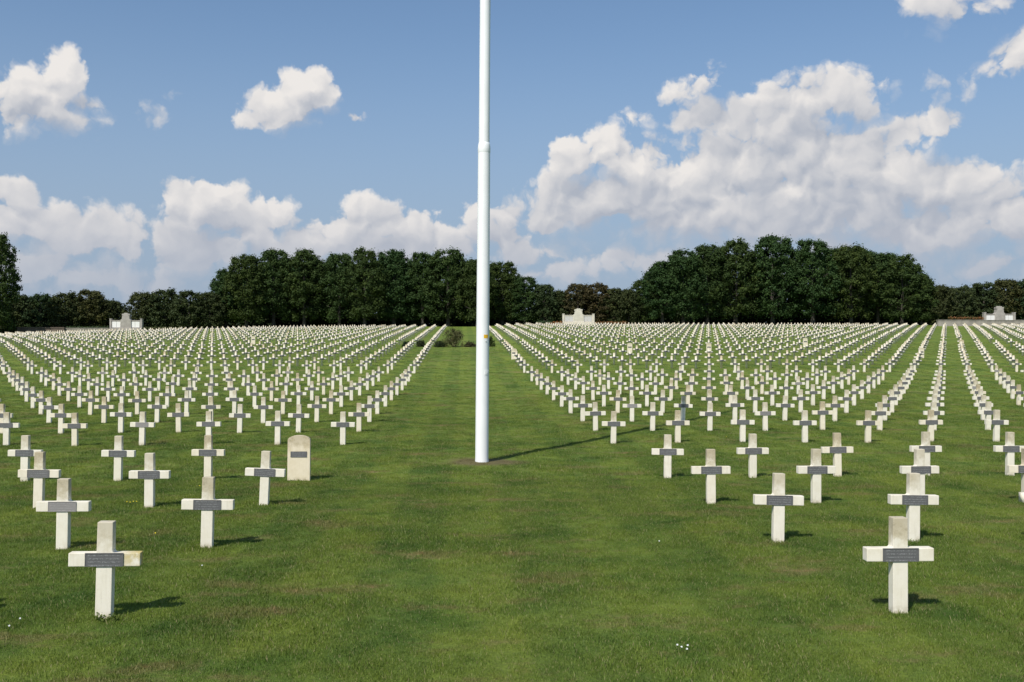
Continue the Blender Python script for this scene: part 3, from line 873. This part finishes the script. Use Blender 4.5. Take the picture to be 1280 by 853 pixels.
flower('daisy', dais, 824, 681, 'lone white daisy in the avenue left of a right field cross', 'flower', None)

# broad-leaved weed at the foot of the nearest left cross
lx, ly = L1 - .077, Y0 + .21
r = np.random.default_rng(5); n = 26
cs = np.stack([r.uniform(-.09, .10, n), r.uniform(-.06, .01, n), r.uniform(.005, .065, n)], -1)
v, rn, cl = leaves_np(cs, np.full(n, .02), 9, .011, 77, 1, 1.0)
wx, wy = lx + .06, ly - DP - .05
root = bpy.data.objects.new('weed', None); COL.objects.link(root); root.location = (wx, wy, gz_at(wx, wy)); tag(root, 'small leafy weed at the foot of the nearest left cross', 'weed')
link('leaves', leaf_mesh('leaves', v, rn, cl, leaf_mat('weed_leaves', (.08, .14, .03), (.12, .19, .045))), root)
bm = bmesh.new()
for p in cs[:12]:
    tube_into(bm, [(p[0] * .4, p[1] * .4, -.02), (p[0] * .8, p[1] * .8, p[2] * .6), tuple(p)], [.003, .0025, .0015], 5)
link('stem', bm_mesh('stem', bm, [M_STEM]), root)

# ------------------------------------------------------------------ light
SUN_AZ, SUN_EL = math.radians(32), math.radians(48)               # shadows fall 32 degrees right of straight ahead
to_sun = Vector((-math.sin(SUN_AZ) * math.cos(SUN_EL), -math.cos(SUN_AZ) * math.cos(SUN_EL), math.sin(SUN_EL)))
sd_ = bpy.data.lights.new('sun', 'SUN'); sun = bpy.data.objects.new('sun', sd_); COL.objects.link(sun)
sd_.energy = 4.2; sd_.angle = math.radians(.53); sd_.color = (1.0, .955, .88)
sun.rotation_euler = to_sun.to_track_quat('Z', 'Y').to_euler()

# ------------------------------------------------------------------ sky with cumulus
W = bpy.data.worlds.new('World'); S.world = W; W.use_nodes = True
t = NT(W.node_tree); t.n.clear()
sky = t.new('ShaderNodeTexSky', sky_type='NISHITA'); sky.sun_disc = False; sky.sun_elevation = SUN_EL
sky.sun_rotation = math.radians(180) + SUN_AZ; sky.air_density = 1.0; sky.dust_density = .6; sky.ozone_density = 2.2; sky.altitude = 100
dirv = t.new('ShaderNodeTexCoord').outputs['Generated']
sp = t.new('ShaderNodeSeparateXYZ'); t.put(sp.inputs[0], dirv)
az = t.math('ARCTAN2', sp.outputs[0], sp.outputs[1]); el = t.math('ARCSINE', sp.outputs[2])
cb = t.new('ShaderNodeCombineXYZ'); t.put(cb.inputs[0], az); t.put(cb.inputs[1], el)
P0 = cb.outputs[0]


def ang(px, py):
    return math.atan((px - 640) / F) + YAW, math.atan((426.5 - py) / F) * math.cos(math.atan((px - 640) / F)) + PIT


BL = [  # cumulus lobes as (px, py, rx, ry, strength)
    (76, 92, 26, 26, 1), (48, 122, 44, 30, 1), (100, 127, 22, 15, .8), (58, 148, 52, 20, .85), (22, 150, 36, 22, .8), (-4, 112, 14, 14, .6),
    (386, 118, 32, 22, 1), (362, 138, 46, 24, 1), (324, 147, 26, 12, .8), (445, 152, 11, 7, .5), (196, 138, 18, 16, .10),
    (8, 240, 28, 16, .8), (26, 276, 50, 26, .85), (92, 296, 60, 28, .85), (150, 306, 46, 28, .8), (60, 330, 110, 26, .7), (70, 262, 30, 20, .4),
    (242, 262, 38, 28, 1), (272, 256, 32, 24, 1), (300, 286, 46, 32, 1), (336, 264, 30, 24, .8), (250, 312, 66, 34, .95), (340, 310, 60, 26, .7),
    (450, 250, 22, 14, .55), (470, 278, 48, 26, 1), (420, 290, 44, 20, .9), (520, 290, 60, 26, .95), (400, 306, 90, 26, .8), (490, 312, 110, 24, .9),
    (590, 272, 26, 20, .75), (626, 268, 20, 18, .7), (622, 300, 50, 26, .7), (700, 342, 34, 12, .7), (650, 322, 70, 22, .55),
    (716, 198, 30, 26, 1), (752, 192, 34, 26, 1), (790, 206, 50, 30, 1), (850, 222, 66, 36, 1), (930, 210, 80, 46, 1), (1010, 190, 70, 50, 1), (1070, 210, 70, 46, 1),
    (1000, 128, 64, 30, .75), (1054, 116, 44, 24, .75), (1084, 140, 26, 20, .6), (960, 156, 60, 34, .8), (1120, 226, 70, 40, 1), (1172, 236, 56, 36, 1), (1216, 268, 54, 32, 1), (1266, 284, 54, 30, 1),
    (760, 250, 96, 38, 1), (690, 272, 40, 22, .9), (880, 264, 150, 40, 1), (1020, 268, 170, 46, 1), (1150, 288, 110, 34, .95),
    (800, 246, 70, 36, 1), (900, 246, 90, 44, 1), (985, 236, 110, 56, 1), (1085, 256, 90, 46, 1), (1180, 276, 70, 30, 1), (1020, 290, 130, 24, .8),
    (884, 104, 24, 18, .55), (860, 116, 30, 18, .45), (886, 152, 36, 24, .7), (796, 150, 24, 12, .4), (1150, 164, 44, 20, .8),
    (1204, 6, 46, 28, .5), (1170, -8, 40, 26, .5), (1284, 78, 30, 30, .7), (1196, 110, 28, 18, .24), (1248, 334, 110, 22, .6), (1130, 332, 60, 16, .45),
    (100, 345, 230, 40, .55), (400, 342, 240, 34, .55), (980, 322, 320, 34, .62), (640, 345, 160, 26, .45), (1400, 240, 90, 60, 1), (1480, 120, 80, 50, .9), (-120, 180, 70, 44, .9), (-160, 300, 120, 50, .9)]
blobs = []
for px, py, rx, ry, s in BL:
    a_, e_ = ang(px, py); blobs.append((a_, e_, F / (rx * 1.48), F / (ry * 1.48), s))


def blob_field(P):
    acc = None
    for a_, e_, ia, ie, s in blobs:
        l = t.vec('LENGTH', t.vec('MULTIPLY', t.vec('SUBTRACT', P, (a_, e_, 0)), (ia, ie, 0)))
        q = t.math('MULTIPLY_ADD', l, -s, s)
        acc = q if acc is None else t.math('SMOOTH_MAX', acc, q, .12)
    return acc


def warp(P):
    wv = t.vec('SUBTRACT', t.noise(P, 13.0, 5, .62, out=1, dim='2D'), (.5, .5, .5))
    return t.vec('ADD', P, t.vec('SCALE', t.vec('MULTIPLY', wv, (1, 1, 0)), scale=.036))


def billows(P, det):
    vo = t.new('ShaderNodeTexVoronoi', feature='F1', voronoi_dimensions='2D'); t.put(vo.inputs['Vector'], P); vo.inputs['Scale'].default_value = 30
    vo.inputs['Detail'].default_value = det; vo.inputs['Roughness'].default_value = .48; vo.inputs['Lacunarity'].default_value = 2.2
    d = vo.outputs['Distance']
    dome = t.math('SUBTRACT', .36, t.math('MULTIPLY', d, d))
    fb = t.noise(P, 24.0, 3 + det * 2, .52, dim='2D')
    return t.math('ADD', t.math('MULTIPLY', dome, .80), t.math('MULTIPLY', t.math('SUBTRACT', fb, .5), .50))


Pw = warp(P0)
B0 = blob_field(Pw); bil0 = billows(Pw, 3); T0 = t.math('ADD', t.math('MULTIPLY', B0, 2.0), t.math('MULTIPLY', bil0, .85))
SH = (-.0055, .0085, 0)
Ps = t.vec('ADD', Pw, SH)
b1 = billows(Ps, 1.5)
Pc = t.vec('ADD', Pw, (-.012, .026, 0))
B2 = blob_field(Pc)
fine_l = t.math('SUBTRACT', billows(Pw, 1.5), b1)
coarse_l = t.math('SUBTRACT', B0, B2)
under = t.ramp(coarse_l, .05, -.24)                                # 1 on the shaded underside
alpha = t.math('MULTIPLY', t.ramp(T0, .06, t.math('MULTIPLY_ADD', under, .9, .60)), t.ramp(el, .03, .12, .55, 1.0))
depth = t.ramp(B0, .05, .75)
lit = t.math('ADD', t.math('MULTIPLY', fine_l, .50), t.math('MULTIPLY', coarse_l, .80))
lit = t.math('ADD', lit, t.math('MULTIPLY', t.math('SUBTRACT', t.noise(Pw, 9.0, 4, .6, dim='2D'), .5), .7))
lit = t.math('ADD', lit, t.math('MULTIPLY_ADD', depth, -.30, .50), clamp=True)
c_lit = (.79, .76, .735); c_sh = (.39, .425, .495)
ccol = t.mix(lit, c_sh, c_lit)
# clouds low over the horizon stand behind more air
hz_ = t.ramp(el, .175, .045)
ccol = t.mix(t.math('MULTIPLY', hz_, .80), ccol, (.45, .475, .54))
CLOUD_GAIN, SKY_GAIN = 1.0, .1
bg1 = t.new('ShaderNodeBackground'); bg1.inputs['Strength'].default_value = SKY_GAIN
t.put(bg1.inputs[0], t.mix(1.0, sky.outputs[0], (.92, 1.05, 1.12), 'MULTIPLY'))
bg2 = t.new('ShaderNodeBackground'); bg2.inputs['Strength'].default_value = CLOUD_GAIN; t.put(bg2.inputs[0], ccol)
bg3 = t.new('ShaderNodeBackground'); bg3.inputs['Strength'].default_value = 1.0; bg3.inputs[0].default_value = (.30, .375, .49, 1)
m1 = t.new('ShaderNodeMixShader'); t.put(m1.inputs[0], t.ramp(el, .36, .02, .12, .95)); t.l.new(bg1.outputs[0], m1.inputs[1]); t.l.new(bg3.outputs[0], m1.inputs[2])
m2 = t.new('ShaderNodeMixShader'); t.put(m2.inputs[0], alpha); t.l.new(m1.outputs[0], m2.inputs[1]); t.l.new(bg2.outputs[0], m2.inputs[2])
W.cycles.sampling_method = 'MANUAL'; W.cycles.sample_map_resolution = 256
wo = t.new('ShaderNodeOutputWorld'); t.l.new(m2.outputs[0], wo.inputs[0])

# ------------------------------------------------------------------ view
S.view_settings.view_transform = 'Standard'; S.view_settings.look = 'None'
S.view_settings.exposure = 0.1; S.view_settings.gamma = 1.0
S.view_settings.use_curve_mapping = False
S.cycles.max_bounces = 6; S.cycles.use_denoising = True
S.render.film_transparent = False
